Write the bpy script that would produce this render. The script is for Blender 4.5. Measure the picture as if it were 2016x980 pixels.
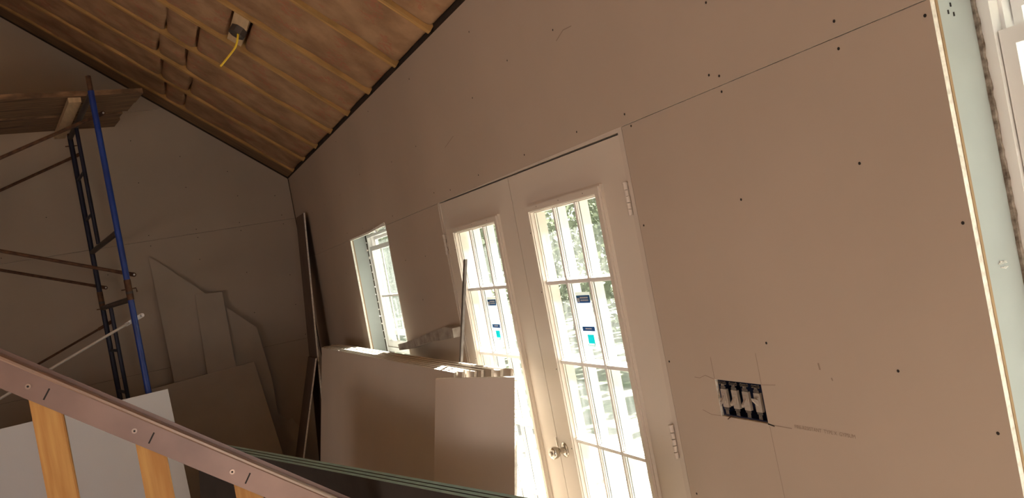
import bpy, bmesh, math, random
from mathutils import Vector, Matrix, noise
random.seed(7)
for o in list(bpy.data.objects): bpy.data.objects.remove(o)
S = bpy.context.scene
C = S.collection

# ---------------------------------------------------------------- camera
H = 1.76
F_PX, YAW, PITCH, ROLL = 1620.0, 0.418423, -0.0026977, -0.1885165
cy, sy = math.cos(YAW), math.sin(YAW)
fw = Vector((sy*math.cos(PITCH), cy*math.cos(PITCH), math.sin(PITCH)))
r0 = Vector((cy, -sy, 0)); u0 = r0.cross(fw)
rt = math.cos(ROLL)*r0 + math.sin(ROLL)*u0
up = -math.sin(ROLL)*r0 + math.cos(ROLL)*u0
cd = bpy.data.cameras.new('camera'); cam = bpy.data.objects.new('camera', cd); C.objects.link(cam)
cd.sensor_width = 36; cd.lens = 36*F_PX/2016; cd.clip_start = 0.05
M = Matrix((rt, up, -fw)).transposed().to_4x4(); M.translation = Vector((0, 0, H))
cam.matrix_world = M
S.camera = cam

# ---------------------------------------------------------------- world, sun, lights, exposure
S.view_settings.view_transform = 'Standard'; S.view_settings.look = 'None'
S.view_settings.gamma = 1; S.view_settings.use_curve_mapping = False
S.view_settings.exposure = 0.72
W = bpy.data.worlds.new('sky'); S.world = W; W.use_nodes = True
nt = W.node_tree; bg = nt.nodes['Background']
sk = nt.nodes.new('ShaderNodeTexSky'); sk.sky_type = 'HOSEK_WILKIE'; sk.turbidity = 5; sk.ground_albedo = 0.4
sk.sun_direction = Vector((0.55, 0.03, 0.9)).normalized()
mx = nt.nodes.new('ShaderNodeMixRGB'); mx.inputs[0].default_value = 0.55; mx.inputs[2].default_value = (1, 1, 0.97, 1)
nt.links.new(sk.outputs[0], mx.inputs[1]); nt.links.new(mx.outputs[0], bg.inputs[0]); bg.inputs[1].default_value = 1.6
def light(name, kind, loc, to, energy, color, size=None):
    l = bpy.data.lights.new(name, kind); l.energy = energy; l.color = color
    o = bpy.data.objects.new(name, l); C.objects.link(o); o.location = loc
    o.rotation_euler = (Vector(to)-Vector(loc)).to_track_quat('-Z', 'Y').to_euler()
    if kind == 'AREA': l.shape = 'RECTANGLE'; l.size, l.size_y = size
    return o
sun = light('sun', 'SUN', (6, 4, 12), (6-0.5, 4-0.02, 12-0.9), 36.0, (1, 0.96, 0.88)); sun.data.angle = 0.01
light('fill_light_back', 'AREA', (0.75, -2.9, 1.05), (-0.2, 5.0, 0.9), 17, (0.86, 0.93, 1.0), (1.3, 1.4))  # unseen fill light added behind the camera
light('fill_light_left', 'AREA', (-4.4, 0.5, 0.6), (1.4, 0.6, -0.6), 46, (1.0, 0.87, 0.78), (4.0, 1.0))  # fill light added out of view to brighten the door wall

# ---------------------------------------------------------------- materials
def lin(c): return tuple(((v/255)/12.92 if v/255 <= .04045 else ((v/255+.055)/1.055)**2.4) for v in c)
def mat(name, col, rough=0.7, metal=0.0, var=0.0, scale=8.0, bump=0.0, bscale=60.0, col2=None, stretch=None, spec=0.5):
    m = bpy.data.materials.new(name); m.use_nodes = True; n = m.node_tree; b = n.nodes['Principled BSDF']
    b.inputs['Roughness'].default_value = rough; b.inputs['Metallic'].default_value = metal
    b.inputs['Specular IOR Level'].default_value = spec
    b.inputs['Base Color'].default_value = (*col, 1)
    tc = n.nodes.new('ShaderNodeTexCoord'); mp = n.nodes.new('ShaderNodeMapping'); n.links.new(tc.outputs['Object'], mp.inputs[0])
    if stretch: mp.inputs['Scale'].default_value = stretch
    if var or col2:
        t = n.nodes.new('ShaderNodeTexNoise'); t.inputs['Scale'].default_value = scale; t.inputs['Detail'].default_value = 5
        n.links.new(mp.outputs[0], t.inputs[0])
        cr = n.nodes.new('ShaderNodeValToRGB'); cr.color_ramp.elements[0].position = .32; cr.color_ramp.elements[1].position = .68
        c2 = col2 or tuple(min(1, v*(1+var)) for v in col); c1 = col if col2 else tuple(v*(1-var) for v in col)
        cr.color_ramp.elements[0].color = (*c1, 1); cr.color_ramp.elements[1].color = (*c2, 1)
        n.links.new(t.outputs[0], cr.inputs[0]); n.links.new(cr.outputs[0], b.inputs['Base Color'])
    if bump:
        t = n.nodes.new('ShaderNodeTexNoise'); t.inputs['Scale'].default_value = bscale; n.links.new(mp.outputs[0], t.inputs[0])
        bp = n.nodes.new('ShaderNodeBump'); bp.inputs['Strength'].default_value = bump; bp.inputs['Distance'].default_value = .01
        n.links.new(t.outputs[0], bp.inputs['Height']); n.links.new(bp.outputs[0], b.inputs['Normal'])
    return m
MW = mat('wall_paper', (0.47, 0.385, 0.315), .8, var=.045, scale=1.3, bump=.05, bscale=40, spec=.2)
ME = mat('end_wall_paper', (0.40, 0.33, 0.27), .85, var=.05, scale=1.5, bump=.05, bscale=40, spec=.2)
MGY = mat('gypsum_core', (0.72, 0.66, 0.58), .9, var=.15, scale=60, bump=.5, bscale=90)
MSH = mat('drywall_front_paper', (0.64, 0.565, 0.50), .8, var=.03, scale=2, spec=.2)
MBK = mat('drywall_back_paper', (0.40, 0.34, 0.285), .9, var=.05, scale=3, spec=.2)
MWS = mat('white_panel', (0.80, 0.82, 0.87), .7, var=.02, scale=2, spec=.2)
MDK = mat('shaded_board_face', (0.035, 0.028, 0.024), .8, var=.15)  # shade on the board faces painted in as near-black
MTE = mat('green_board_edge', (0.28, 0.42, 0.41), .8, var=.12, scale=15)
MGR = mat('green_drywall', (0.365, 0.385, 0.37), .8, var=.06, scale=5, spec=.2)
MBR = mat('brown_paper', (0.30, 0.19, 0.10), .85, var=.1)
MFR = mat('dark_framing', (0.035, 0.022, 0.014), .95, var=.3)
MDO = mat('door_paint', (0.64, 0.565, 0.49), .5, var=.02, scale=2, spec=.35)
MJB = mat('jamb_primer', (0.60, 0.52, 0.45), .55, var=.03)
MVI = mat('white_vinyl', (0.80, 0.78, 0.76), .4, spec=.4)
MRA = mat('rafter_pine', (0.47, 0.27, 0.10), .75, var=.25, scale=5, stretch=(1, 10, 1), spec=.2)
MPI = mat('pine_post', (0.50, 0.23, 0.055), .55, scale=7, col2=(0.62, 0.34, 0.10), stretch=(9, 4, .6))
MPL = mat('weathered_plank', (0.09, 0.05, 0.028), .85, scale=5, col2=(0.30, 0.17, 0.09), stretch=(.5, 9, 4))
MLP = mat('fresh_lumber', (0.60, 0.42, 0.25), .7, var=.12, scale=6, stretch=(6, 1, 1))
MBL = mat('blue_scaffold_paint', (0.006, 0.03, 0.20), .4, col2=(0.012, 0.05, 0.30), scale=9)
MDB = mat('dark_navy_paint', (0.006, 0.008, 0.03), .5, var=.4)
MRU = mat('rusty_steel', (0.055, 0.024, 0.014), .7, metal=.3, col2=(0.14, 0.065, 0.032), scale=25, bump=.2)
MSG = mat('galvanised_tube', (0.62, 0.60, 0.59), .35, metal=.5, var=.1)
MBA = mat('beam_steel_grey', (0.07, 0.055, 0.05), .6, metal=.2, var=.2)
MRL = mat('rail_cap', (0.27, 0.175, 0.15), .38, metal=.35, var=.16, scale=5, bump=.05, bscale=12)
MSV = mat('bare_steel', (0.62, 0.58, 0.54), .25, metal=.95, var=.1)
MNK = mat('nickel', (0.55, 0.50, 0.44), .22, metal=1.0)
MSC = mat('screw_black', (0.012, 0.008, 0.006), .7)
MSS = mat('screw_steel', (0.45, 0.33, 0.27), .35, metal=.8)
MHI = mat('hinge_painted', (0.60, 0.52, 0.45), .45)
MBX = mat('blue_plastic_box', (0.012, 0.02, 0.06), .5)
MBKK = mat('black_inside', (0.004, 0.004, 0.004), .9)
MSW = mat('switch_plastic', (0.42, 0.36, 0.31), .35)
MYK = mat('switch_yoke_steel', (0.22, 0.19, 0.17), .4, metal=.6, var=.2, scale=40)
MYE = mat('yellow_cable', (0.85, 0.60, 0.04), .5)
MOC = mat('octagon_box_steel', (0.14, 0.13, 0.13), .35, metal=.8, var=.2)
MPN = mat('pencil', (0.24, 0.17, 0.13), .9)
MPT = mat('print_grey', (0.30, 0.225, 0.175), .9)
MFO = mat('foam', (0.85, 0.80, 0.74), .9, var=.1, scale=50, bump=.8, bscale=60)
MFL = mat('plywood_floor', (0.66, 0.53, 0.41), .8, var=.2, scale=4, stretch=(1, 6, 1))
MKR = mat('kraft_facing', (0.27, 0.155, 0.085), .7, spec=.2)
MST = mat('sticker_white', (0.9, 0.92, 0.92), .5); MSB = mat('sticker_blue', (0.02, 0.15, 0.42), .5)
MSQ = mat('sticker_turquoise', (0.0, 0.62, 0.66), .5); MSG2 = mat('sticker_green', (0.0, 0.25, 0.16), .5); MSGR = mat('sticker_grey', (0.35, 0.35, 0.35), .5)
for sm, e in ((MST, .6), (MSB, .3), (MSQ, .6)):     # paper glued on glass: daylight passes through it
    n = sm.node_tree; b = n.nodes['Principled BSDF']; tr = n.nodes.new('ShaderNodeBsdfTranslucent'); tr.inputs[0].default_value = b.inputs['Base Color'].default_value
    ms = n.nodes.new('ShaderNodeMixShader'); ms.inputs[0].default_value = e
    n.links.new(b.outputs[0], ms.inputs[1]); n.links.new(tr.outputs[0], ms.inputs[2]); n.links.new(ms.outputs[0], n.nodes['Material Output'].inputs[0])
# kraft facing: brown paper with faint red print and creases
n = MKR.node_tree; b = n.nodes['Principled BSDF']
tc = n.nodes.new('ShaderNodeTexCoord')
def nz(scale, detail, lo, hi, st=None):
    mp = n.nodes.new('ShaderNodeMapping'); n.links.new(tc.outputs['Object'], mp.inputs[0])
    if st: mp.inputs['Scale'].default_value = st
    t = n.nodes.new('ShaderNodeTexNoise'); t.inputs['Scale'].default_value = scale; t.inputs['Detail'].default_value = detail
    n.links.new(mp.outputs[0], t.inputs[0]); c = n.nodes.new('ShaderNodeValToRGB')
    c.color_ramp.elements[0].position = lo; c.color_ramp.elements[1].position = hi
    n.links.new(t.outputs[0], c.inputs[0]); return c.outputs[0]
m1 = n.nodes.new('ShaderNodeMixRGB'); m1.inputs[1].default_value = (0.28, 0.155, 0.082, 1); m1.inputs[2].default_value = (0.44, 0.265, 0.15, 1)
n.links.new(nz(5, 4, .35, .65), m1.inputs[0])
m2 = n.nodes.new('ShaderNodeMixRGB'); m2.inputs[2].default_value = (0.42, 0.12, 0.075, 1); n.links.new(m1.outputs[0], m2.inputs[1])
ml = n.nodes.new('ShaderNodeMath'); ml.operation = 'MULTIPLY'; n.links.new(nz(5.5, 1, .59, .62), ml.inputs[0]); n.links.new(nz(45, 2, .47, .55), ml.inputs[1])
ml2 = n.nodes.new('ShaderNodeMath'); ml2.operation = 'MULTIPLY'; ml2.inputs[1].default_value = .42; n.links.new(ml.outputs[0], ml2.inputs[0])
n.links.new(ml2.outputs[0], m2.inputs[0]); n.links.new(m2.outputs[0], b.inputs['Base Color'])
bp = n.nodes.new('ShaderNodeBump'); bp.inputs['Strength'].default_value = .5; bp.inputs['Distance'].default_value = .02
n.links.new(nz(9, 3, .2, .8), bp.inputs['Height']); n.links.new(bp.outputs[0], b.inputs['Normal'])
# slightly dusty thin glass
MGL = bpy.data.materials.new('dusty_glass'); MGL.use_nodes = True; n = MGL.node_tree; n.nodes.clear()
out = n.nodes.new('ShaderNodeOutputMaterial'); tr = n.nodes.new('ShaderNodeBsdfTransparent'); gl = n.nodes.new('ShaderNodeBsdfGlossy')
gl.inputs['Roughness'].default_value = .03; tr.inputs[0].default_value = (.95, .97, .96, 1)
a = n.nodes.new('ShaderNodeMixShader')
a.inputs[0].default_value = .05; n.links.new(tr.outputs[0], a.inputs[1]); n.links.new(gl.outputs[0], a.inputs[2])
tl = n.nodes.new('ShaderNodeBsdfTranslucent'); tl.inputs[0].default_value = (.9, .92, .9, 1)
b2 = n.nodes.new('ShaderNodeMixShader'); tcg = n.nodes.new('ShaderNodeTexCoord'); mpg = n.nodes.new('ShaderNodeMapping'); mpg.inputs['Scale'].default_value = (1, 9, 1.2)
tg = n.nodes.new('ShaderNodeTexNoise'); tg.inputs['Scale'].default_value = 3; n.links.new(tcg.outputs['Object'], mpg.inputs[0]); n.links.new(mpg.outputs[0], tg.inputs[0])
mr = n.nodes.new('ShaderNodeMapRange'); mr.inputs[1].default_value = .35; mr.inputs[2].default_value = .75; mr.inputs[3].default_value = .008; mr.inputs[4].default_value = .045
n.links.new(tg.outputs[0], mr.inputs[0]); n.links.new(mr.outputs[0], b2.inputs[0])
n.links.new(a.outputs[0], b2.inputs[1]); n.links.new(tl.outputs[0], b2.inputs[2]); n.links.new(b2.outputs[0], out.inputs[0])

# ---------------------------------------------------------------- helpers
def wloc(o):
    v = Vector((0, 0, 0))
    while o: v += o.location; o = o.parent
    return v
def obj(name, bm, m, parent=None, smooth=False, center=True):
    """link a bmesh (world coordinates) as one mesh object"""
    bmesh.ops.recalc_face_normals(bm, faces=bm.faces)
    me = bpy.data.meshes.new(name)
    if parent is not None: off = wloc(parent)
    elif center and len(bm.verts):
        xs = [v.co for v in bm.verts]
        off = Vector(((min(v.x for v in xs)+max(v.x for v in xs))/2, (min(v.y for v in xs)+max(v.y for v in xs))/2, min(v.z for v in xs)))
    else: off = Vector((0, 0, 0))
    for v in bm.verts: v.co -= off
    bm.to_mesh(me); bm.free()
    for mm in (m if isinstance(m, (list, tuple)) else [m]): me.materials.append(mm)
    if smooth:
        for p in me.polygons: p.use_smooth = True
        try: me.set_sharp_from_angle(angle=math.radians(40))
        except Exception: pass
    o = bpy.data.objects.new(name, me); C.objects.link(o)
    if parent is None: o.location = off
    else: o.parent = parent
    return o
def empty(name, loc):
    o = bpy.data.objects.new(name, None); o.location = loc; o.empty_display_size = .1; C.objects.link(o); return o
def tag(o, label=None, cat=None, group=None, kind=None):
    if label: o['label'] = label
    if cat: o['category'] = cat
    if group: o['group'] = group
    if kind: o['kind'] = kind
    return o
def thing(name, loc, label, cat, group=None): return tag(empty(name, loc), label, cat, group)
def prism(bm, pts, vec, midx=None):
    """extrude polygon pts by vec; midx=(flat face slot, edge slot)"""
    vec = Vector(vec); a = [bm.verts.new(Vector(p)) for p in pts]; b = [bm.verts.new(Vector(p)+vec) for p in pts]
    f1 = bm.faces.new(a); f2 = bm.faces.new(list(reversed(b))); k = len(pts); side = []
    for i in range(k): side.append(bm.faces.new((a[i], b[i], b[(i+1) % k], a[(i+1) % k])))
    if midx:
        f1.material_index = midx[0]; f2.material_index = midx[0]
        for s in side: s.material_index = midx[1]
def box(bm, x0, x1, y0, y1, z0, z1, mi=0):
    n0 = len(bm.faces)
    prism(bm, [(x0, y0, z0), (x1, y0, z0), (x1, y1, z0), (x0, y1, z0)], (0, 0, z1-z0))
    if mi:
        bm.faces.ensure_lookup_table()
        for f in bm.faces[n0:]: f.material_index = mi
def obox(bm, c, ax, ay, az):
    """oriented box: centre and three half-extent vectors"""
    c, ax, ay, az = Vector(c), Vector(ax), Vector(ay), Vector(az)
    prism(bm, [c-ax-ay-az, c+ax-ay-az, c+ax+ay-az, c-ax+ay-az], 2*az)
def tube(bm, path, r, seg=12, cap=True, flat=None):
    path = [Vector(p) for p in path]; rings = []
    ref = None
    for i, p in enumerate(path):
        d = (path[min(i+1, len(path)-1)]-path[max(i-1, 0)]).normalized()
        if ref is None: ref = Vector((0, 0, 1)) if abs(d.z) < .9 else Vector((1, 0, 0))
        e1 = d.cross(ref).normalized(); e2 = e1.cross(d).normalized()
        rr = r[i] if isinstance(r, (list, tuple)) else r
        rings.append([bm.verts.new(p+e1*math.cos(2*math.pi*k/seg)*rr+e2*math.sin(2*math.pi*k/seg)*rr) for k in range(seg)])
    for A, B in zip(rings, rings[1:]):
        for k in range(seg): bm.faces.new((A[k], A[(k+1) % seg], B[(k+1) % seg], B[k]))
    if cap: bm.faces.new(rings[0]); bm.faces.new(list(reversed(rings[-1])))
def grid_cells(ys, zs, holes):
    ys = sorted(set(round(v, 5) for v in ys+[v for h in holes for v in h[:2]])); zs = sorted(set(round(v, 5) for v in zs+[v for h in holes for v in h[2:]]))
    for a, b in zip(ys, ys[1:]):
        for c, d in zip(zs, zs[1:]):
            my, mz = (a+b)/2, (c+d)/2
            if not any(h[0] < my < h[1] and h[2] < mz < h[3] for h in holes): yield a, b, c, d
B = bmesh.new
DX = 1.46           # face of the door wall
YE = 8.38           # face of the end wall
T = 0.0127          # board thickness
SL = 0.804; ZP = 2.86
def roof(x): return ZP+SL*(DX-x)
XR = -1.5           # ridge
W1 = (5.20, 6.24, 1.14, 2.055)     # far window opening (y0,y1,z0,z1)
W2 = (0.15, 1.10, 0.90, 2.082)
W3 = (-2.5, -0.7, 0.15, 2.06)      # unseen open hole, added to let sun onto the floor; W2: near window opening
DR = (2.255, 4.128, 0.0, 2.075)
HOLE = (1.810, 2.012, 1.153, 1.263)

# ---------------------------------------------------------------- structure: floor, walls
bm = B(); box(bm, -4.6, 1.60, -3.1, 8.5, -.1, 0); tag(obj('floor', bm, MFL), kind='structure')
bm = B(); box(bm, 1.66, 60, -40, 60, -.45, -.25)
MG = mat('leafy_ground', (0.32, 0.31, 0.26), .9, scale=1.6, col2=(0.15, 0.19, 0.11), bump=.8, bscale=20)
tag(obj('ground', bm, MG), kind='structure')
bm = B(); box(bm, 1.66, 3.6, -3, 9, -.249, -.15); tag(obj('trim_2', bm, mat('added_pale_pad', (0.42, 0.40, 0.37), .95, var=.25, scale=14)), kind='structure')  # pale pad added by the house to brighten the lower door panes

jz = lambda y: 2.091-.0078*y
bm = B()
# upper course (joint line falls slightly towards the far end)
prism(bm, [(DX, -3, jz(-3)), (DX, YE, jz(YE)), (DX, YE, 2.852), (DX, -3, 2.852)], (T, 0, 0), (0, 1))
def lower(y0, y1, z0=0.0):
    prism(bm, [(DX, y0, z0), (DX, y1, z0), (DX, y1, jz(y1)-.002), (DX, y0, jz(y0)-.002)], (T, 0, 0), (0, 1))
lower(-3, W3[0]); lower(W3[1], W2[0]); box(bm, DX, DX+T, W3[0], W3[1], 0, W3[2])
for a, b_, c, d in grid_cells([W2[1], 2.2515], [0.02, 2.0], [HOLE]):
    prism(bm, [(DX, a, c), (DX, b_, c), (DX, b_, d), (DX, a, d)], (T, 0, 0), (0, 1))
lower(W2[1], 2.2515, 2.0)
lower(4.131, W1[0]); lower(W1[1], YE)
for w in (W1, W2): box(bm, DX, DX+T, w[0], w[1], 0, w[2])
wr = tag(obj('wall_right', bm, [MW, MGY]), kind='structure')
bm = B()    # studs and sheathing behind the drywall, open where the door and windows are
for a, b_, c, d in grid_cells([-3, 8.5], [0, 3.2], [(W1[0]-.02, W1[1]+.02, W1[2]-.02, W1[3]+.02), (W2[0]-.02, W2[1]+.02, W2[2]-.02, W2[3]+.02), (DR[0], DR[1], 0, 2.083), W3, (HOLE[0]-.01, HOLE[1]+.01, HOLE[2]-.01, HOLE[3]+.01)]):
    box(bm, DX+T+.001, 1.64, a, b_, c, d)
box(bm, 1.60, 1.64, HOLE[0]-.02, HOLE[1]+.02, HOLE[2]-.02, HOLE[3]+.02)
obj('framing', bm, MFR, wr)

bm = B()
def endp(z0, z1):
    xs = [-4.6, -4.5, XR, 1.455]
    lo, hi = z0+.0015, z1-.0015
    def top(x): return min(hi, (roof(x) if x > XR else roof(XR)-SL*(XR-x))-.015)
    pts = [(-4.5, YE, lo), (1.453, YE, lo)]; x = 1.453
    k = 1200; prev = None; ptop = []
    for i in range(k+1):
        x = 1.453+(-4.5-1.453)*i/k; ptop.append((x, top(x)))
    lo_ok = [(x, z) for x, z in ptop if z > lo+.001]
    if not lo_ok: return
    a, b_ = lo_ok[0][0], lo_ok[-1][0]
    poly = [(b_, YE, lo), (a, YE, lo)]
    if z0 > 2.8:   # sharp rake start
        xs0 = DX-(lo+.015-ZP)/SL
        poly = [(-3-(xs0), YE, lo), (xs0, YE, lo)]
    keep = [lo_ok[0]]
    for i in range(1, len(lo_ok)-1):
        if abs((lo_ok[i+1][1]-lo_ok[i][1])-(lo_ok[i][1]-lo_ok[i-1][1])) > 1e-6: keep.append(lo_ok[i])
    keep.append(lo_ok[-1])
    prism(bm, poly+[(x, YE, z) for x, z in keep], (0, T, 0), (0, 1))
endp(0, 1.25); endp(1.25, 2.45); endp(2.45, 3.67); endp(3.67, 5.4)
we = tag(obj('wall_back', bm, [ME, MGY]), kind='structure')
bm = B(); box(bm, -4.6, 1.60, YE+T+.001, YE+.12, 0, 3.0)
prism(bm, [(-4.6, YE+T+.001, 3.0), (1.60, YE+T+.001, 3.0), (XR, YE+T+.001, 5.6)], (0, .1, 0)); obj('framing', bm, MFR, we)
bm = B()
for a, b_, c, d in grid_cells([-3, 8.4], [0, 3.0], [(-.2, 2.2, .75, 2.05)]): box(bm, -4.6, -4.5, a, b_, c, d)
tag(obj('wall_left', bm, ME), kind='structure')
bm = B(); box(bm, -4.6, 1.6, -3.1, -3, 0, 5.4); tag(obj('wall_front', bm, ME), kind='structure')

# ---------------------------------------------------------------- ceiling with rafters and faced batts
un = Vector((SL, 0, 1)).normalized()        # normal of the slope (upwards)
us = Vector((-1, 0, SL)).normalized()       # up the slope
bm = B()
prism(bm, [Vector((1.66, -3.1, roof(1.66)))+un*.2, Vector((1.66, 8.5, roof(1.66)))+un*.2, Vector((XR, 8.5, roof(XR)))+un*.2, Vector((XR, -3.1, roof(XR)))+un*.2], un*.03)
prism(bm, [(XR, -3.1, roof(XR)+.05), (XR, 8.5, roof(XR)+.05), (-4.7, 8.5, 2.8), (-4.7, -3.1, 2.8)], (0, 0, .25))
ce = tag(obj('ceiling', bm, MRA), kind='structure')
RY = [8.04-.611*i for i in range(18)]
p0 = Vector((1.455, 0, roof(1.455))); slen = (1.455-XR)*math.sqrt(1+SL*SL)
for y in RY:
    bm = B(); prism(bm, [p0+Vector((0, y-.019, 0)), p0+Vector((0, y+.019, 0)), p0+Vector((0, y+.019, 0))+us*slen, p0+Vector((0, y-.019, 0))+us*slen], un*.2)
    obj('rafter', bm, MRA, ce)
bm = B()
prism(bm, [p0+Vector((0, 8.062, 0))+un*.012, p0+Vector((0, YE, 0))+un*.004, p0+Vector((0, YE, 0))+us*slen+un*.004, p0+Vector((0, 8.062, 0))+us*slen+un*.012], un*.04)
obj('nailing_board', bm, mat('nailing_board_wood', (0.20, 0.115, 0.055), .8, var=.25, scale=4, stretch=(1, 8, 1)), ce)
def sx(x): return (1.455-x)*math.sqrt(1+SL*SL)
def batt(y0, y1, s0, s1, seed, dp=.040):
    bm = B(); NS = max(8, int((s1-s0)/.035)); V = []
    TT = [0, .015, .04, .08, .15, .25, .37, .5, .63, .75, .85, .92, .96, .985, 1]; NT = len(TT)-1
    rg = random.Random(seed); ph = [rg.uniform(0, 6) for _ in range(4)]
    SS = [0, .006, .018, .04]+[.04+(s1-s0-.08)*i/NS for i in range(1, NS)]+[s1-s0-.04, s1-s0-.018, s1-s0-.006, s1-s0]; NS = len(SS)-1
    for i in range(NS+1):
        row = []
        for j in range(NT+1):
            s = s0+SS[i]; t = TT[j]
            e = max(0, min(1, min((s-s0), (s1-s))/.04)); e = math.sqrt(max(0, 1-(1-e)**2))
            w = max(0, min(1, min(t, 1-t)/.085)); w = math.sqrt(max(0, 1-(1-w)**2))
            q = noise.noise(Vector((s*2.6+seed*7.1, t*2.2, seed)))*.012+noise.noise(Vector((s*9, t*5+seed, seed*3.3)))*.004
            edge = (.020 if t > .5 else .0)+.004+(.030 if t > .5 else .016)*abs(noise.noise(Vector((s*1.7+seed*3.7, (t > .5)*5.0, seed*1.3))))+.006
            h = edge*(1-w)+(.008+q)*w+(1-e)*.028
            yy = y0+(y1-y0)*t
            ss = s+.012*math.sin(t*5+ph[1])*(1 if i in (0, NS) and s0 > .1 else 0)
            row.append(bm.verts.new(p0+Vector((0, yy, 0))+us*ss+un*max(h, .002)))
        V.append(row)
    for i in range(NS):
        for j in range(NT): bm.faces.new((V[i][j], V[i][j+1], V[i+1][j+1], V[i+1][j]))
    top = [[bm.verts.new(V[i][j].co+un*(.12 if True else 0)) for j in (0, NT)] for i in (0, NS)]
    bm.faces.new([V[0][j] for j in range(NT+1)]+[top[0][1], top[0][0]])
    bm.faces.new([V[NS][j] for j in range(NT+1)]+[top[1][1], top[1][0]])
    return obj('insulation_batt', bm, MKR, ce, smooth=True)
for k, y in enumerate(RY[:-1]):
    ya, yb = RY[k+1]+.021, y-.021
    j1 = .03*math.sin(k*2.3); j2 = .03*math.cos(k*1.7)
    e0 = sx(1.452)+random.uniform(0, .008)
    if k == 4:
        batt(ya, yb, e0, sx(.835), k); batt(ya, yb, sx(.735), sx(.40), k+50); batt(ya, yb, sx(.39), sx(-1.2), k+90)
    else:
        s1_, s2_ = sx(.575+j1), sx(.405+j2)
        batt(ya, yb, e0, s1_-.006, k); batt(ya, yb, s1_+.006, s2_-.006, k+50); batt(ya, yb, s2_+.006, sx(-1.2), k+90)
# ridge board closes the top of the slope
bm = B(); box(bm, XR-.02, XR+.02, -3, YE, roof(XR)-.12, roof(XR)+.2); obj('ridge_board', bm, MRA, ce)

# ---------------------------------------------------------------- windows
def window(name, w, far_label):
    y0, y1, z0, z1 = w
    root = tag(empty(name, (1.58, (y0+y1)/2, z0)), kind='structure')
    # green moisture-board returns
    for nm, args in (('return_board', (DX+T+.001, 1.575, y1, y1+T, z0-.01, z1+.01)), ('return_board', (DX+T+.001, 1.575, y0-T, y0, z0-.01, z1+.01)),
                     ('return_board', (DX+T+.001, 1.575, y0, y1, z1, z1+T)), ('return_board', (DX+T+.001, 1.575, y0, y1, z0-T, z0))):
        bm = B(); box(bm, *args); o = obj(nm, bm, MGR, root); 
    bm = B(); box(bm, DX+T, DX+T+.007, y1-.0015, y1+.001, z0, z1); obj('paper_edge', bm, MBR, root)
    g = .004
    bm = B()
    for a in ((1.583, 1.66, y0+g, y1-g, z1-.022, z1-.002), (1.583, 1.66, y0+g, y1-g, z0+.01, z0+.045), (1.583, 1.66, y1-g-.026, y1-g, z0+.045, z1-.022), (1.583, 1.66, y0+g, y0+g+.026, z0+.045, z1-.022)): box(bm, *a)
    # inner step of the vinyl frame
    for a in ((1.61, 1.66, y1-g-.034, y1-g-.026, z0+.045, z1-.022), (1.61, 1.66, y0+g+.026, y0+g+.034, z0+.045, z1-.022)): box(bm, *a)
    obj('window_frame', bm, MVI, root)
    yl, yh = y0+.033, y1-.033; zt = 1.998 if y0 < 2 else 1.962; zb = z0+.047
    bm = B(); bx = (1.592, 1.622)
    box(bm, *bx, yl, yh, zt-.033, zt); box(bm, *bx, yl, yh, zb, zb+.045); box(bm, *bx, yh-.03, yh, zb+.045, zt-.033); box(bm, *bx, yl, yl+.03, zb+.045, zt-.033)
    s = obj('sash', bm, MVI, root)
    bm = B(); a, b_ = yl+.03, yh-.03; c, d = zb+.045, zt-.033
    for k in (1, 2, 3): yy = a+(b_-a)*k/4; box(bm, 1.604, 1.614, yy-.007, yy+.007, c, d)
    zm = 1.575; box(bm, 1.603, 1.615, a, b_, zm-.008, zm+.008)
    obj('muntin', bm, MVI, s)
    bm = B(); box(bm, 1.607, 1.611, a, b_, c, d); obj('pane', bm, MGL, s)
    # outer sash behind, its rails seen above the inner one
    ya_, yb_ = yl+.008, yh-.008; bm = B(); box(bm, 1.632, 1.655, ya_, ya_+.02, z0+.17, z1-.045); box(bm, 1.632, 1.655, yb_-.02, yb_, z0+.17, z1-.045); box(bm, 1.632, 1.655, ya_, yb_, z1-.045, z1-.024); box(bm, 1.632, 1.655, ya_, yb_, z0+.13, z0+.17)
    s2 = obj('outer_sash', bm, MVI, root)
    bm = B(); box(bm, 1.642, 1.646, ya_+.02, yb_-.02, z0+.17, z1-.045); obj('pane', bm, MGL, s2)
    return root
w1 = window('window_1', W1, 'far'); w2 = window('window_2', W2, 'near')
def lumps(name, y0, y1, z0, z1, x, r, n_, parent, m=MFO, seed=1):
    bm = B(); rg = random.Random(seed)
    for i in range(n_):
        t = i/(n_-1); c = Vector((x+rg.uniform(-.005, .005), y0+(y1-y0)*t, z0+(z1-z0)*t+rg.uniform(-.003, .003)))
        mm = Matrix.Translation(c) @ Matrix.Rotation(rg.uniform(0, 3), 4, 'X') @ Matrix.Diagonal((rg.uniform(.5, .9), rg.uniform(.8, 2.0), rg.uniform(.4, .9), 1))
        bmesh.ops.create_icosphere(bm, subdivisions=2, radius=r*rg.uniform(.6, 1.3), matrix=mm)
    for v in bm.verts: v.co += Vector((noise.noise(v.co*90), noise.noise(v.co*90+Vector((9, 0, 0))), noise.noise(v.co*90+Vector((0, 9, 0)))))*r*.5
    return obj(name, bm, m, parent, smooth=True)
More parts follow.
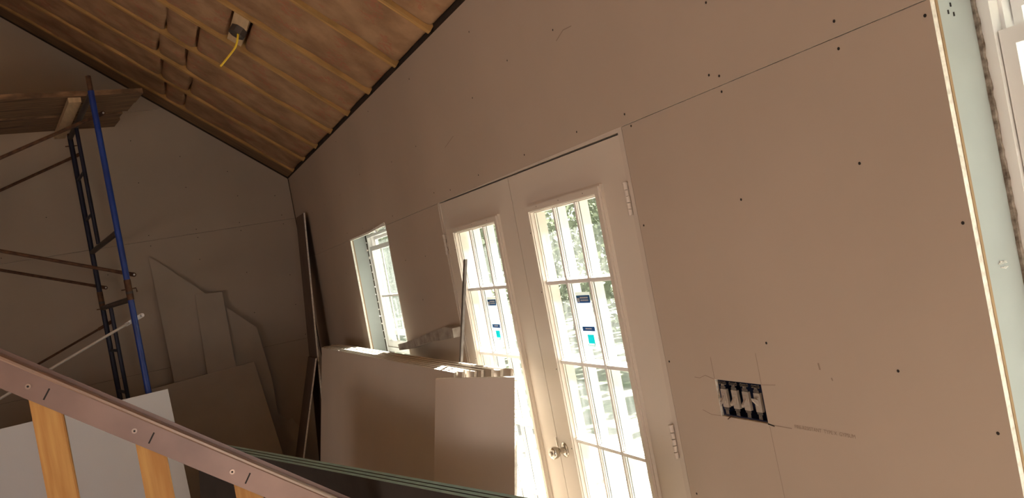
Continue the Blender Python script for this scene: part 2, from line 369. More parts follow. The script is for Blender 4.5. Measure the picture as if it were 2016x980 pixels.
# torn paper and foam round the far window's head, and along its far jamb
lumps('spray_foam', 5.22, 5.75, 2.060, 2.050, 1.475, .011, 22, w1, seed=3)
lumps('spray_foam', W1[1]-.004, W1[1]-.002, 1.25, 2.0, 1.578, .006, 14, w1, seed=5)
MCG = mat('crumbly_gap', (0.10, 0.07, 0.05), .95, col2=(.36, .30, .25), scale=70)
bm = B(); box(bm, 1.5755, 1.5825, W2[1]-.0075, W2[1]+.004, .905, 2.08)
bmesh.ops.subdivide_edges(bm, edges=[e for e in bm.edges if abs(e.verts[0].co.z-e.verts[1].co.z) > .5], cuts=160)
for v in bm.verts: v.co += Vector((noise.noise(v.co*55), noise.noise(v.co*48+Vector((9, 0, 0))), 0))*.003
obj('gap_debris', bm, MCG, w2)
bm = B()
pts = [(DX-.004, 6.25, 2.045), (DX-.004, 5.62, 2.052), (DX-.004, 5.42, 2.062), (DX-.006, 5.21, 2.072), (DX-.004, 5.20, 2.052), (DX-.004, 5.45, 2.045), (DX-.003, 5.7, 2.036), (DX-.003, 6.25, 2.034)]
prism(bm, pts, (.012, 0, 0)); obj('torn_paper_edge', bm, MFO, w1)
bm = B(); box(bm, DX-.003, DX+.008, W1[1]-.006, W1[1]+.004, 1.14, 2.05); obj('torn_paper_edge', bm, MFO, w1)
# dents in the near window's return board
bm = B()
for yy, zz, xx in ((1.0985, 2.052, 1.505), (1.0985, 2.047, 1.52), (1.0985, 2.066, 1.515)):
    box(bm, xx-.0015, xx+.0015, yy, yy+.004, zz-.004, zz+.004)
obj('dent', bm, MSC, w2)
bm = B()
for i in range(14):
    xx = 1.524+random.uniform(-.009, .009); zz = 1.545+random.uniform(-.009, .009); obox(bm, (xx, 1.0985, zz), (.004, 0, random.uniform(-.002, .002)), (0, .001, 0), (0, 0, .0006))
obj('scuff', bm, MFO, w2)

# ---------------------------------------------------------------- double door
tr1 = bmesh.new()
box(tr1, DX+.001, 1.62, 2.2545, 2.281, 0, 2.0825); box(tr1, DX+.001, 1.62, 4.101, 4.1275, 0, 2.0825); box(tr1, DX+.001, 1.62, 2.281, 4.101, 2.060, 2.0825)
box(tr1, 1.515, 1.53, 2.281, 2.292, 0, 2.06); box(tr1, 1.515, 1.53, 4.09, 4.101, 0, 2.06); box(tr1, 1.515, 1.53, 2.281, 4.101, 2.048, 2.06)
tag(obj('trim_1', tr1, MJB), kind='structure')
ZM = [1.588, 1.262, .937, .612]
def door(name, y0, y1, ly0, ly1, xf):
    root = tag(empty(name, (xf+.02, (y0+y1)/2, .01)), kind='structure')
    zt = 2.053; L = (ly0, ly1, .285, 1.885)
    bm = B()
    for a, b_, c, d in grid_cells([y0, y1], [.01, zt], [L]): box(bm, xf, xf+.044, a, b_, c, d)
    obj('slab', bm, MDO, root)
    # moulded lite frame, stepped profile, inside face and outside face
    bm = B()
    def ring(x0, x1, o, i):
        for a, b_, c, d in grid_cells([ly0-o, ly1+o], [L[2]-o, L[3]+o], [(ly0+i, ly1-i, L[2]+i, L[3]-i)]): box(bm, x0, x1, a, b_, c, d)
    ring(xf-.012, xf, .030, -.0); ring(xf-.020, xf-.012, .024, -.0); ring(xf-.013, xf+.004, .010, .004); ring(xf+.002, xf+.009, 0, .008)
    ring(xf+.012, xf+.05, 0, .008); ring(xf+.044, xf+.054, .03, .0)
    lf = obj('lite_frame', bm, MVI if False else MDO, root)
    ya, yb = ly0+.008, ly1-.008; za, zb = L[2]+.008, L[3]-.008
    bm = B()
    for x0, x1, hw in ((xf-.003, xf+.0088, .0065), (xf+.003, xf+.0088, .010), (xf+.0125, xf+.048, .010)):
        for k in (1, 2): yy = ya+(yb-ya)*k/3; box(bm, x0, x1, yy-hw, yy+hw, za, zb)
        for z in ZM: box(bm, x0+.0005, x1, ya, yb, z-hw, z+hw)
    obj('muntin', bm, MVI, root)
    bm = B(); box(bm, xf+.009, xf+.012, ya, yb, za, zb); gp = obj('glass', bm, MGL, root)
    for z in (1.80, 1.555, 1.235, .905, .6):
        bm = B(); tube(bm, [(xf-.0205, ly1+.014, z), (xf-.019, ly1+.014, z)], .003, 8); obj('screw_plug', bm, MSC, lf)
    for k in (.15, .5, .85):
        bm = B(); tube(bm, [(xf-.0205, ly0+(ly1-ly0)*k, L[3]+.014), (xf-.019, ly0+(ly1-ly0)*k, L[3]+.014)], .002, 8); obj('screw_plug', bm, MSC, lf)
    # paper sticker on the middle pane of the second row
    ym = (ya+yb)/2; xs = xf+.0086
    c0 = ym+.058; zt_ = 1.542
    def rect(nm, ya_, yb_, za_, zb_, m, dx, par):
        bm = B(); box(bm, xs-dx, xs-dx+.0002, c0-yb_, c0-ya_, zt_-zb_, zt_-za_); return obj(nm, bm, m, par)
    st = tag(rect('glass_sticker', 0, .112, 0, .218, MST, 0, root), 'white paper sticker with blue bands and turquoise picture')
    rect('sticker_band', .003, .107, .012, .042, MSB, .0004, st); rect('sticker_band', .006, .102, .132, .150, MSB, .0004, st)
    bm = B()
    def r2(ya_, yb_, za_, zb_): box(bm, xs-.0008, xs-.0006, c0-yb_, c0-ya_, zt_-zb_, zt_-za_)
    r2(.007, .026, .022, .038)
    for (row, a_, e_) in ((.021, .031, .094), (.031, .033, .094)):
        q = a_
        while q < e_:
            w_ = random.uniform(.0035, .008); r2(q, min(q+w_, e_), row-.003, row+.0035); q += w_+.0012
    r2(.03, .078, .138, .143); obj('sticker_lettering', bm, MST, st)
    rect('sticker_picture', .035, .085, .163, .198, MSQ, .0004, st); 
    bm = B()
    for q in range(7): a_ = .030+q*.008; h_ = random.uniform(.004, .011); r2(a_, a_+.006, .207-h_, .209)
    obj('sticker_picture_base', bm, MSG2, st)
    bm = B()
    for zz in (.062, .082, .106): r2(.012, .024, zz, zz+.002); r2(.012, .014, zz, zz+.008); r2(.018, .026, zz+.006, zz+.009)
    obj('sticker_pictogram', bm, MSGR, st)
    return root
d1 = door('door_1', 2.284, 3.1955, 2.470, 3.020, 1.464)
d2 = door('door_2', 3.200, 4.098, 3.385, 3.935, 1.464)

bm = B()
for a in ((1.492, 1.5145, 2.281, 2.2845, .01, 2.058), (1.492, 1.5145, 4.0975, 4.101, .01, 2.058), (1.492, 1.5145, 2.281, 4.101, 2.0525, 2.060), (1.475, 1.500, 3.1952, 3.2003, .01, 2.053)): box(bm, *a)
obj('gap_shade_strip', bm, MSC, d2)  # dark strips set into the door gaps to stand for their shade
def hinge(par, y, z0, z1, side):
    bm = B(); box(bm, 1.4585, 1.4645, min(y, y+side*.022), max(y, y+side*.022), z0, z1)
    h = obj('hinge', bm, MHI, par); n5 = 5; s = (z1-z0)/n5
    bm = B()
    for i in range(n5): tube(bm, [(1.452, y, z0+i*s+.0012), (1.452, y, z0+(i+1)*s-.0012)], .0075 if i % 2 == 0 else .0068, 12)
    tube(bm, [(1.452, y, z1-.001), (1.452, y, z1+.004)], .009, 12)
    obj('hinge_knuckle', bm, MHI, h, smooth=True)
    bm = B()
    for i in (1, 3): box(bm, 1.4575, 1.4583, min(y+side*.009, y+side*.012), max(y+side*.009, y+side*.012), z0+i*s, z0+(i+1)*s)
    obj('hinge_slot', bm, MSC, h)
for z0, z1 in ((1.787, 1.893), (.983, 1.091), (.18, .288)): hinge(d1, 2.281, z0, z1, 1)
for z0, z1 in ((1.781, 1.886), (.98, 1.088), (.18, .288)): hinge(d2, 4.102, z0, z1, -1)
def lathe(bm, c, prof, axis=(-1, 0, 0), seg=28):
    axis = Vector(axis); e1 = Vector((0, 1, 0)); e2 = Vector((0, 0, 1)); R = []
    for d, r in prof: R.append([bm.verts.new(Vector(c)+axis*d+(e1*math.cos(2*math.pi*k/seg)+e2*math.sin(2*math.pi*k/seg))*max(r, 1e-4)) for k in range(seg)])
    for A_, B_ in zip(R, R[1:]):
        for k in range(seg): bm.faces.new((A_[k], A_[(k+1) % seg], B_[(k+1) % seg], B_[k]))
    bm.faces.new(R[-1]); bm.faces.new(list(reversed(R[0])))
kc = (1.464, 3.140, .879)
bm = B(); lathe(bm, kc, [(0, .0325), (.003, .0325), (.006, .030), (.009, .022), (.010, .014), (.026, .012), (.028, .015), (.033, .020), (.045, .0255), (.056, .0265), (.064, .0245), (.067, .021), (.067, .012), (.0655, .012)])
kn = obj('door_knob', bm, MNK, d1, smooth=True)
bm = B(); lathe(bm, kc, [(.0655, .0095), (.073, .0095), (.0745, .008)]); obj('lock_button', bm, MSV, kn, smooth=True)
bm = B(); box(bm, 1.4555, 1.460, 3.1935, 3.197, .885, .925); obj('latch_plate', bm, MNK, d1)

# ---------------------------------------------------------------- four-gang switch box
sb = thing('switch_box', (1.49, 1.911, 1.153), 'dark blue four-gang electrical box with four bare toggle switches set in the drywall', 'switch box')
y0, y1, z0, z1 = HOLE
bm = B(); x0 = DX+.009; x1 = DX+.085
box(bm, x1-.003, x1, y0, y1, z0, z1)
for a in ((x0, x1, y0+.001, y0+.004, z0+.001, z1-.001), (x0, x1, y1-.004, y1-.001, z0+.001, z1-.001), (x0, x1, y0+.001, y1-.001, z0+.001, z0+.004), (x0, x1, y0+.001, y1-.001, z1-.004, z1-.001)): box(bm, *a)
obj('box_shell', bm, MBX, sb)
for i in range(4):
    yc = y1-.026-i*.0482
    bm = B(); xx = DX+.004
    box(bm, xx, xx+.0015, yc-.007, yc+.007, 1.160, 1.175); box(bm, xx, xx+.0015, yc-.007, yc+.007, 1.242, 1.257)
    box(bm, xx, xx+.0015, yc-.011, yc+.011, 1.174, 1.180); box(bm, xx, xx+.0015, yc-.011, yc+.011, 1.236, 1.243)
    for sg in (-1, 1):
        tube(bm, [(xx, yc+sg*.013, 1.2535), (xx+.0012, yc+sg*.013, 1.2535)], .005, 12)
    box(bm, xx, xx+.0012, yc-.018, yc+.018, 1.252, 1.255); box(bm, xx+.0002, xx+.0014, yc-.005, yc+.005, 1.162, 1.255)
    ls = obj('light_switch', bm, MYK, sb)
    bm = B()
    prism(bm, [(xx-.001, yc-.0125, 1.181), (xx-.001, yc+.0125, 1.181), (xx-.001, yc+.0125, 1.235), (xx-.001, yc-.0125, 1.235)], (.009, 0, 0))
    prism(bm, [(xx-.003, yc-.0075, 1.193), (xx-.003, yc+.0075, 1.193), (xx-.003, yc+.0075, 1.224), (xx-.003, yc-.0075, 1.224)], (.003, 0, 0))
    obj('switch_body', bm, MSW, ls)
    bm = B(); dn = -1 if i < 3 else 1
    zc = 1.2085
    prism(bm, [(xx-.003, yc-.0045, zc+.008), (xx-.003, yc-.0045, zc-.008), (xx-.0165, yc-.0035, zc+dn*.012-.0035), (xx-.0165, yc-.0035, zc+dn*.012+.0035)], (0, .0085, 0))
    obj('toggle', bm, MSW, ls)
    for zz in (1.2475, 1.167):
        bm = B(); tube(bm, [(xx-.0015, yc, zz), (xx, yc, zz)], .0032, 10); obj('mounting_screw', bm, MSV, ls, smooth=True)
bm = B(); tube(bm, [(DX+.004, 1.968, 1.157), (DX-.002, 1.972, 1.153), (DX-.004, 1.979, 1.148)], .0016, 6); obj('wire_stub', bm, MRU, sb)

# ---------------------------------------------------------------- marks on the door wall (children of the wall)
def wpt(y, z, x=DX-.0004): return Vector((x, y, z))
def line(name, pts, w, m, par=wr):
    bm = B()
    for a, b_ in zip(pts, pts[1:]):
        a, b_ = wpt(*a), wpt(*b_); d = (b_-a).normalized(); nn = Vector((0, -d.z, d.y))*w/2
        prism(bm, [a-nn, b_-nn, b_+nn, a+nn], (.0003, 0, 0))
    return obj(name, bm, m, par)
line('pencil_line', [(2.014, 1.263), (2.055, 1.272), (2.085, 1.262), (2.11, 1.263)], .0012, MPN)
line('pencil_line', [(1.810, 1.262), (1.752, 1.266)], .0012, MPN)
line('pencil_line', [(2.012, 1.265), (2.012, 1.33)], .0010, MPN)
line('pencil_line', [(1.808, 1.264), (1.808, 1.35)], .0010, MPN)
line('pencil_line', [(2.014, 1.153), (2.06, 1.152), (2.10, 1.162)], .0012, MPN)
line('pencil_line', [(1.812, 1.152), (1.72, 1.152)], .0014, MPN)
line('pencil_line', [(1.806, 1.148), (1.80, .95), (1.80, .86)], .0006, MPN)
line('cut_mark', [(1.812, 1.1535), (1.786, 1.1500)], .004, MSC)
line('scuff_mark', [(2.56, 2.45), (2.50, 2.47), (2.44, 2.465)], .003, MPT)
line('scuff_mark', [(1.58, 1.335), (1.578, 1.318)], .005, MPT); line('scuff_mark', [(1.545, 1.30), (1.543, 1.293)], .004, MPT)
line('scuff_mark', [(3.86, 2.31), (3.72, 2.34)], .0025, MPT)
tcu = bpy.data.curves.new('printed_text', 'FONT'); tcu.body = 'FIRE-RESISTANT  TYPE X  GYPSUM'; tcu.size = .0135; tcu.extrude = .0001; tcu.materials.append(MPT)
to = bpy.data.objects.new('printed_text', tcu); C.objects.link(to); to.parent = wr
to.location = Vector((DX-.0004, 1.708, 1.155))-wr.location
to.rotation_euler = (math.radians(90), 0, math.radians(-90))
DOTS = [(1.336, 2.115), (1.338, 2.054), (1.116, 2.053), (1.744, 2.06), (1.739, 2.299), (1.782, 2.115), (1.742, 2.102), (1.34, 1.797), (1.748, 1.769),
        (1.119, 1.64), (1.756, 1.38), (1.342, 1.33), (1.129, 1.218), (2.23, 1.748), (2.232, 1.305), (2.195, 2.064), (2.219, 2.107), (2.539, 2.116), (2.988, 2.115),
        (3.5, 2.113), (3.9, 2.10), (2.57, 2.493), (2.219, .877), (1.34, .93), (1.75, .93), (1.74, 2.6), (2.98, 2.5), (3.4, 2.45), (4.3, 2.4), (4.8, 2.4), (4.15, 2.12), (5.0, 2.09),
        (5.6, 2.45), (6.3, 2.1), (6.3, 2.4), (6.9, 2.4), (7.5, 2.4), (7.35, 2.06), (4.5, 1.8), (4.7, 1.55), (4.9, 1.8), (6.6, 1.8), (7.0, 1.7), (5.8, 2.09), (3.3, 2.72), (2.1, 2.75), (4.2, 2.75), (5.1, 2.78), (6.1, 2.78), (7.2, 2.78)]
for y, z in DOTS:
    bm = B(); r = .0036; tube(bm, [(DX-.0006, y, z), (DX+.002, y, z)], r, 12); obj('drywall_screw', bm, MSC, wr)
for x, z in ((1.33, 2.50), (1.33, 2.41), (.92, 2.49), (.92, 2.41), (.52, 2.49), (.52, 2.41), (.1, 2.5), (.1, 2.4), (1.3, 1.9), (.9, 2.0), (1.3, 2.7), (.95, 2.75), (.5, 2.9), (.9, 1.6), (.5, 2.2), (1.3, 1.6), (1.34, 1.29), (-.3, 2.5), (-.3, 2.2), (.1, 3.0), (.5, 3.2), (.9, 3.0), (.1, 3.4), (.25, 1.9), (-.7, 2.8), (-1.1, 2.5)):
    bm = B(); tube(bm, [(x, YE-.0008, z), (x, YE+.002, z)], .0042, 10); obj('drywall_screw', bm, MSC, we)

# ---------------------------------------------------------------- ceiling box on a block between two rafters
cb = thing('ceiling_junction_box', (.785, 5.25, 3.36), 'round metal ceiling electrical box on a pale wood block with a yellow cable hanging out', 'electrical box')
def cp(x, y, h): return Vector((x, y, roof(x)))+un*h
bm = B(); prism(bm, [cp(.82, 4.992, .004), cp(.82, 5.532, .004), cp(.745, 5.532, .004), cp(.745, 4.992, .004)], un*.05)
obj('mounting_block', bm, MLP, cb)
bm = B(); c = cp(.79, 5.235, .004); pts = []
e1, e2 = us, Vector((0, 1, 0))
for k in range(8):
    a = math.radians(22.5+45*k); pts.append(c+e1*.054*math.cos(a)+e2*.054*math.sin(a))
dn = Vector((0, 0, -1))
prism(bm, pts, -un*.045)
ob = obj('octagon_box', bm, MOC, cb)
c2 = c-un*.045
for k in (0, 4):
    bm = B(); a = math.radians(22.5+45*k+20); tube(bm, [c2+e1*.036*math.cos(a)+e2*.036*math.sin(a), c2+e1*.036*math.cos(a)+e2*.036*math.sin(a)-un*.003], .006, 8)
    obj('cover_screw', bm, MSV, ob)
bm = B()
w0 = c2+Vector((.01, -.03, 0)); W_ = [(0, 0), (-.017, -.052), (-.041, -.09), (-.09, -.134), (-.145, -.18)]
path = [w0+r0*a_+Vector((0, 0, z_)) for a_, z_ in W_]
fine = []
for i in range(len(path)-1):
    for k in range(4):
        t = k/4; P = [path[max(i-1, 0)], path[i], path[i+1], path[min(i+2, len(path)-1)]]
        fine.append(.5*((2*P[1])+(P[2]-P[0])*t+(2*P[0]-5*P[1]+4*P[2]-P[3])*t*t+(3*P[1]-P[0]-3*P[2]+P[3])*t**3))
fine.append(path[-1]); tube(bm, fine, .0062, 8); obj('yellow_cable', bm, MYE, cb, smooth=True)

# ---------------------------------------------------------------- scaffold
O = Vector((-.12, 6.62, 0)); fd = Vector((-.171, .985, 0)).normalized(); bd = Vector((fd.y, -fd.x, 0))   # along the frame, towards the door wall
FW = 1.52
sc = thing('scaffold', O+fd*.76-bd*1.52, 'two-tier blue tube scaffold tower with rusty cross braces in front of the end wall', 'scaffold')
def sp(a, b_, z): return O+fd*a+bd*b_+Vector((0, 0, z))
def frame(b_, zb, zt, bars, lad, vis):
    bm = B(); tube(bm, [sp(0, b_, zb), sp(0, b_, zt)], .0215, 16); f = obj('scaffold_frame', bm, MBL, sc, smooth=True)
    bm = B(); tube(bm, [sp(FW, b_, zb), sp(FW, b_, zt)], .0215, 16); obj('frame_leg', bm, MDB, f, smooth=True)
    for z in bars:
        bm = B(); tube(bm, [sp(.02, b_, z), sp(FW-.02, b_, z)], .0215, 12); obj('frame_bar', bm, MBA, f, smooth=True)
    z0, z1 = lad
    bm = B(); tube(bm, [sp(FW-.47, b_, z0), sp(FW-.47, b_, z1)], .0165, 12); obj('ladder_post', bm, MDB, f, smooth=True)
    z = z0+.18
    zz = z1-.36
    while zz > z0+.1:
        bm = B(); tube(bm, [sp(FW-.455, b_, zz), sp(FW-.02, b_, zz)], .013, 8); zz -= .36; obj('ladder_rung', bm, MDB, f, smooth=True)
    return f
for b_ in (0, -3.05):
    frame(b_, .03, 1.95, (1.905, .35), (.35, 1.885), True)
    frame(b_, 1.985, 3.45, (2.405, 3.43), (2.43, 3.41), True)
    for a in (0, FW):
        bm = B(); tube(bm, [sp(a, b_, 1.90), sp(a, b_, 2.05)], .0235, 16); cpn = obj('coupling_pin', bm, MRU, sc, smooth=True); bm = B(); tube(bm, [sp(a, b_, 1.945), sp(a, b_, 1.962)], .0245, 16); obj('coupling_collar', bm, MBA, cpn, smooth=True)
        bm = B(); tube(bm, [sp(a, b_, 3.44), sp(a, b_, 3.56 if a == 0 else 3.47)], .0185, 12); obj('coupling_pin', bm, MRU, sc, smooth=True)
        bm = B(); obox(bm, sp(a, b_, .006), fd*.07, bd*.07, (0, 0, .006)); tube(bm, [sp(a, b_, .01), sp(a, b_, .05)], .026, 12); obj('base_plate', bm, MRU, sc)
def brace(a, z_r, z_l, m, off=.04, rr=.0125):
    p1, p2 = sp(a, .06, z_r)+Vector((0, 0, 0)), sp(a, -3.08, z_l)
    p1 = p1-fd*off; p2 = p2-fd*off
    d = (p2-p1).normalized(); bm = B()
    q1, q2 = p1+d*.10, p2-d*.10
    tube(bm, [q1, q2], rr, 10)
    for e, q, s in ((p1, q1, 1), (p2, q2, -1)):      # flattened ends with an eye
        n_ = fd*.0035; w_ = d.cross(fd).normalized()*.016
        prism(bm, [e-w_-n_, e+w_-n_, q+d*s*.03+w_*.8-n_, q+d*s*.03-w_*.8-n_], n_*2)
        ring = [e+(d*math.cos(t)+w_.normalized()*math.sin(t))*.016-n_ for t in [2*math.pi*k/14 for k in range(14)]]
        prism(bm, ring, n_*2)
    c_ = obj('cross_brace', bm, m, sc, smooth=False)
    bm = B(); tube(bm, [p1-fd*.012, p1+fd*.03], .007, 8); obj('brace_stud', bm, MSG, c_)
    return c_
for a in (0, FW):
    s = 1 if a == 0 else -1
    brace(a, 3.29, 2.08, MRU, -.036); brace(a, 2.08, 3.29, MRU, -.046)
    brace(a, 1.775, .56, MSG if a == 0 else MRU, -.036, .010); brace(a, .56, 1.775, MRU, -.046)
for z, a in ((3.36, FW), (1.98, 0), (1.9, FW)):
    bm = B(); tube(bm, [sp(a, -.05, z), sp(a, .05, z), sp(a, .052, z-.03)], .005, 6); obj('lock_pin', bm, MRU, sc)
# planks on top
pl = [(.30, .60, .415, .0), (.605, .90, .40, .004), (.955, 1.18, .36, .0), (1.20, 1.475, .375, .003)]
plab = ['weathered scaffold plank nearest the room, its end beside the blue post', 'weathered scaffold plank, second from the room side',
        'narrow weathered scaffold plank, third from the room side beyond the gap', 'weathered scaffold plank on the far side, closest to the end wall']
for (a0, a1, e, dz), lb in zip(pl, plab):
    bm = B(); z0 = 3.492+dz
    c = [sp(a0, e, z0), sp(a1, e-.01, z0), sp(a1, -3.25, z0), sp(a0, -3.25, z0)]
    prism(bm, c, (0, 0, .04)); tag(obj('scaffold_plank', bm, MPL), lb, 'plank', 'planks on top of the scaffold')
bm = B()
prism(bm, [sp(.33, -.114, 3.453), sp(1.62, -.114, 3.453), sp(1.62, -.026, 3.453), sp(.33, -.026, 3.453)], (0, 0, .038))
tag(obj('lumber_block', bm, MLP), 'short pale new board lying across the scaffold frame under the planks', 'board')

# ---------------------------------------------------------------- boards leaning about the far end
def sheet(name, pts, vec, mats, label, cat='drywall sheet', group=None):
    bm = B(); prism(bm, pts, vec, (0, 1)); return tag(obj(name, bm, mats), label, cat, group)
# white panel against the scaffold
k = 1.015
sheet('white_panel', [(-2.40, 6.175, 1.212), (.010, 6.575, 1.212), (.030, 6.30, .0), (-2.38, 5.90, .0)], Vector((.0, -.013, 0)), [MWS, MWS], 'large white panel leaning on the blue scaffold behind the stair railing', 'panel')
# tall offcut with raked top against the end wall
def lean(x, z, base, top, ztop): return (x, top+(base-top)*(1-z/ztop), z)
def L1(x, z): return (x, 8.362-.16*(1-z/2.32)-.004, z)
sheet('drywall_offcut', [L1(.064, 2.31), L1(.885, 1.46), L1(.93, .95), L1(.905, .0), L1(.09, .0)], (0, -T, 0), [MBK, MBK], 'tall grey drywall offcut with a slanted top leaning on the end wall')
def L2(x, z): return (x, 8.315-.26*(1-z/1.89)+.0, z)
sheet('drywall_offcut', [L2(.394, 1.875), L2(.637, 1.855), L2(.60, .0), L2(.33, .0)], (0, -T, 0), [MBK, MBK], 'narrow upright grey drywall strip in front of the slant-topped offcut')
def L3(x, z): return (x, 8.2-.36*(1-z/1.146), z)
sheet('drywall_sheet', [L3(-.17, 1.105), L3(.792, 1.146), L3(.885, .0), L3(-.09, .0)], (0, -T, 0), [MBK, MGY], 'wide grey drywall sheet standing low before the offcuts, right of white panel')
def L4(x, z): return (x, 8.368-.06*(1-z/.62), z)
sheet('drywall_offcut', [L4(.70, .62), L4(.93, .60), L4(1.0, .53), L4(1.02, .50), L4(1.06, .51), L4(1.12, .40), L4(1.14, .28), L4(1.16, 0), L4(.70, 0)], (0, -T, 0), [MBK, MGY], 'low broken drywall piece with ragged top at the foot of end wall')
# strips in the corner
MST2 = mat('shaded_strip_face', (0.15, 0.105, 0.08), .85, var=.1)  # drywall strip face, darkened in colour for the shade it is in
def strip(name, topn, botn, depth, label, m=MBK):
    tn, bn = Vector(topn), Vector(botn); dv = Vector(depth)
    bm = B(); prism(bm, [tn, bn, bn+dv, tn+dv], (-T*1.1, 0, 0)); 
    for f in bm.faces:
        if f.normal.dot(dv.normalized()) < -.5: f.material_index = 1
    bmesh.ops.recalc_face_normals(bm, faces=bm.faces)
    for f in bm.faces: f.material_index = 1 if f.normal.dot(dv.normalized()) < -.7 else 0
    return tag(obj(name, bm, [m, MGY]), label, 'drywall strip')
strip('drywall_strip', (1.425, 7.66, 2.425), (1.20, 7.66, .0), (0, .42, 0), 'tall thin shaded strip leaning in the corner of the two walls', MST2)
strip('drywall_strip', (1.275, 7.60, 1.10), (.92, 7.60, .0), (0, .38, 0), 'short shaded strip leaning in the corner below the top of tall strip', MST2)

# stack of long sheets against the door wall
ord_ = ['', 'second', 'third', 'fourth', 'fifth', 'sixth', 'seventh', 'eighth']
YN = [3.62, 3.56, 3.60, 3.50, 3.46, 3.40, 3.36, 3.30]; YF = [6.86, 6.87, 6.84, 6.88, 6.85, 6.9, 6.86, 6.9]
for i in range(8):
    xt = 1.205+i*.0150+(.007*(i-4) if i > 4 else 0); xb = .955+i*.0150
    zt = 1.2395+(i % 3)*.0025-(.004 if i > 5 else 0)
    bm = B(); NB = 14; A_ = []; 
    for t in range(NB+1):        # gently bowed along its length at the near end
        y = YN[i]+(YF[i]-YN[i])*t/NB; bow = .028*max(0, 1-t/5)**2*(i/8)
        A_.append([bm.verts.new(v) for v in ((xb, y, 0), (xb+T, y, 0), (xt+T+bow, y, zt), (xt+bow, y, zt))])
    for a, b_ in zip(A_, A_[1:]):
        for q in range(4):
            f = bm.faces.new((a[q], a[(q+1) % 4], b_[(q+1) % 4], b_[q])); f.material_index = 1 if q == 2 else 0
    bm.faces.new(A_[0]).material_index = 1; bm.faces.new(A_[-1]).material_index = 1
    lb = 'front grey drywall sheet of the stack leaning under the far window' if i == 0 else 'grey drywall sheet, %s from the front in the stack below the far window' % ord_[i]
    tag(obj('drywall_sheet', bm, [MSH, MGY]), lb, 'drywall sheet', 'long drywall sheets stacked on edge along the door wall')
# small panel in front of the stack
A0 = Vector((1.036, 3.37, 1.27)); B0 = Vector((1.20, 2.90, 1.27)); nn = Vector((-.947, -.322, 0))
s_ = .26
dwn = lambda P: P+nn*s_*P.z+Vector((0, 0, -P.z))
sheet('drywall_offcut', [A0, B0, dwn(B0), dwn(A0)], -nn*T, [MSH, MGY], 'pale rectangular drywall cut piece leaning on the stack beside the left door')
# ragged drywall offcut and thin stick on top of the stack
bm = B(); P = [(1.385, 5.16, 1.243), (1.385, 4.9, 1.262), (1.385, 4.5, 1.318), (1.385, 4.25, 1.335), (1.385, 4.06, 1.352), (1.385, 4.055, 1.402), (1.385, 4.18, 1.408), (1.385, 4.45, 1.372), (1.385, 4.7, 1.338), (1.385, 5.0, 1.298), (1.385, 5.17, 1.282)]
prism(bm, P, (.045, 0, 0)); bmesh.ops.triangulate(bm, faces=[f for f in bm.faces if len(f.verts) > 4])
tag(obj('metal_track', bm, mat('dusty_track', (0.24, 0.20, 0.17), .8, col2=(.42, .37, .32), scale=18)), 'dusty sloping channel offcut lying on the stack against the wall', 'channel offcut')
bm = B(); a, b_ = Vector((1.345, 3.90, 1.245)), Vector((1.425, 3.78, 1.742)); d = (b_-a).normalized(); s1 = Vector((0, .012, 0)); s2 = d.cross(s1).normalized()*.006
prism(bm, [a-s1-s2, a+s1-s2, a+s1+s2, a-s1+s2], b_-a); tag(obj('metal_corner_strip', bm, mat('dull_strip', (.12, .095, .08), .6, var=.3, scale=20)), 'thin upright metal strip standing on the stack before the left door', 'metal strip')

# green-edged boards in the foreground, shade painted into their dark face
g0, g1 = Vector((.10, 4.98, 0)), Vector((.78, 2.60, 0)); gd = (g1-g0).normalized(); gn = Vector((gd.y, -gd.x, 0))
if gn.x > 0: gn = -gn
glab = ['shade-darkened board with green edge nearest the railing', 'middle green-edged board of the three behind the railing', 'green-edged board furthest from the railing, next to the drywall stack']
for i in range(3):
    q = -gn*(i*.026); zt = 1.0
    bm = B(); A_, B_ = g0+q+Vector((0, 0, zt)), g1+gd*.45+q+Vector((0, 0, zt)); ln = gn*.12
    prism(bm, [A_, B_, B_-Vector((0, 0, zt))+ln, A_-Vector((0, 0, zt))+ln], -gn*.019)
    bmesh.ops.recalc_face_normals(bm, faces=bm.faces)
    for f in bm.faces: f.material_index = 1 if f.normal.z > .7 else 0
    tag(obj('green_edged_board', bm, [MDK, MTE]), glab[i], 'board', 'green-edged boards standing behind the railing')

# ---------------------------------------------------------------- stair railing
RYY = 3.0
ra, rb = Vector((-.446, RYY, 1.726)), Vector((.474, RYY, .998)); rd = (rb-ra).normalized(); rn = Vector((-rd.z, 0, rd.x))
if rn.z < 0: rn = -rn
R0, R1 = ra-rd*.9, rb+rd*.10
rl = thing('stair_railing', (0, RYY+.03, 0), 'sloping stair railing with brown metal cap on yellow pine posts in the foreground', 'railing')
def rprof(pts, m, name, par):
    bm = B(); prism(bm, [R0+rn*a+Vector((0, y, 0)) for y, a in pts], R1-R0); 
    bmesh.ops.recalc_face_normals(bm, faces=bm.faces); return obj(name, bm, m, par)
tr_ = rprof([(0, -.088), (0, -.010), (.003, -.003), (.010, 0), (.088, 0), (.088, .012), (.092, .012), (.092, -.006), (.010, -.006), (.004, -.010), (.004, -.088)], MRL, 'top_rail', rl)
rprof([(-.0015, -.012), (-.0035, -.008), (-.002, -.001), (.006, .0025), (.012, .001), (.004, -.004)], MSS, 'rail_bead', tr_)
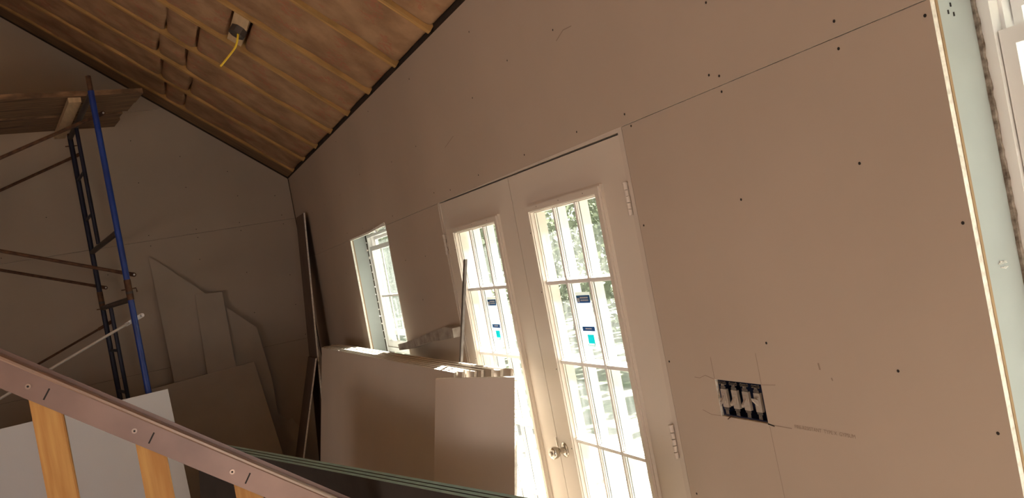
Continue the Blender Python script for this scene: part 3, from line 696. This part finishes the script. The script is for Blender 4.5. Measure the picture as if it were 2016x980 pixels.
for x in (-.627, -.356, -.085, .185, .455):
    t = (x-ra.x)/rd.x; c = ra+rd*t-rn*.0
    sc_c = Vector((x, RYY, c.z-.068))
    # the line of screws runs mid-height on the face
    bm = B(); cc = ra+rd*t-rn*.052; tube(bm, [cc+Vector((0, -.004, 0)), cc], .0085, 16); s_o = obj('screw', bm, MSS, tr_, smooth=True)
    bm = B(); tube(bm, [cc+Vector((0, -.0052, 0)), cc+Vector((0, -.0041, 0))], .0035, 10); obj('screw_recess', bm, MSC, tr_)
    c3 = cc+rd*.058; bm = B(); v1 = Vector((.0085, 0, .012))*1.3; v2 = Vector((.002, 0, -.0015)); prism(bm, [c3-v1-v2+Vector((0, -.0006, 0)), c3-v1+v2+Vector((0, -.0006, 0)), c3+v1+v2+Vector((0, -.0006, 0)), c3+v1-v2+Vector((0, -.0006, 0))], (0, .0004, 0)); obj('slot', bm, MSC, tr_)
for x0 in (-.665, -.395, -.122, .152, .425):
    x1 = x0+.086; bm = B()
    zt = lambda x: (ra+rd*((x-ra.x)/rd.x)).z-.03
    prism(bm, [(x0, RYY+.006, 0), (x1, RYY+.006, 0), (x1, RYY+.006, zt(x1)), (x0, RYY+.006, zt(x0))], (0, .038, 0))
    bmesh.ops.bevel(bm, geom=[e for e in bm.edges if abs((e.verts[0].co-e.verts[1].co).normalized().z) > .9], offset=.004, segments=2, affect='EDGES')
    obj('post', bm, MPI, rl)

# ---------------------------------------------------------------- woodland outside
bm = B(); rg = random.Random(4)
clusters = []
for i in range(150):
    cx = rg.uniform(9, 26); cy = rg.uniform(-6, 60); cz = rg.uniform(-.2, 10)*(.5+.5*rg.random()); clusters.append((cx, cy, cz, rg.uniform(.9, 2.2)))
for i in range(110): clusters.append((rg.uniform(6.5, 15), rg.uniform(12, 45), rg.uniform(.2, 3.2), rg.uniform(.7, 1.3)))
for i in range(230): clusters.append((rg.uniform(8.5, 20), rg.uniform(-8, 55), rg.uniform(6, 11), rg.uniform(1.3, 2.3)))
for (cx, cy, cz, r) in clusters:
    for k in range(260 if cz < 6 else 150):
        v = Vector((rg.gauss(0, .5), rg.gauss(0, .5), rg.gauss(0, .45)))*r; c = Vector((cx, cy, cz))+v
        if c.z < -.2: continue
        s = rg.uniform(.05, .13)*(2.4 if cz > 6 else 1); a = Vector((rg.uniform(-1, 1), rg.uniform(-1, 1), rg.uniform(-1, 1))).normalized()*s; b_ = a.cross(Vector((rg.uniform(-1, 1), rg.uniform(-1, 1), rg.uniform(-1, 1)))).normalized()*s*.6
        vs = [bm.verts.new(p) for p in (c-a, c+b_, c+a, c-b_)]; bm.faces.new(vs)
MLF = mat('leaves', (0.13, 0.15, 0.10), .7, scale=.9, col2=(0.27, 0.30, 0.21))
n = MLF.node_tree; b = n.nodes['Principled BSDF']; tr = n.nodes.new('ShaderNodeBsdfTranslucent'); tr.inputs[0].default_value = (.22, .25, .16, 1)
ms = n.nodes.new('ShaderNodeMixShader'); ms.inputs[0].default_value = .4; n.links.new(b.outputs[0], ms.inputs[1]); n.links.new(tr.outputs[0], ms.inputs[2]); n.links.new(ms.outputs[0], n.nodes['Material Output'].inputs[0])
tag(obj('woodland_foliage', bm, MLF), 'green sunlit woodland leaves seen through the door glass', 'foliage', kind='stuff')
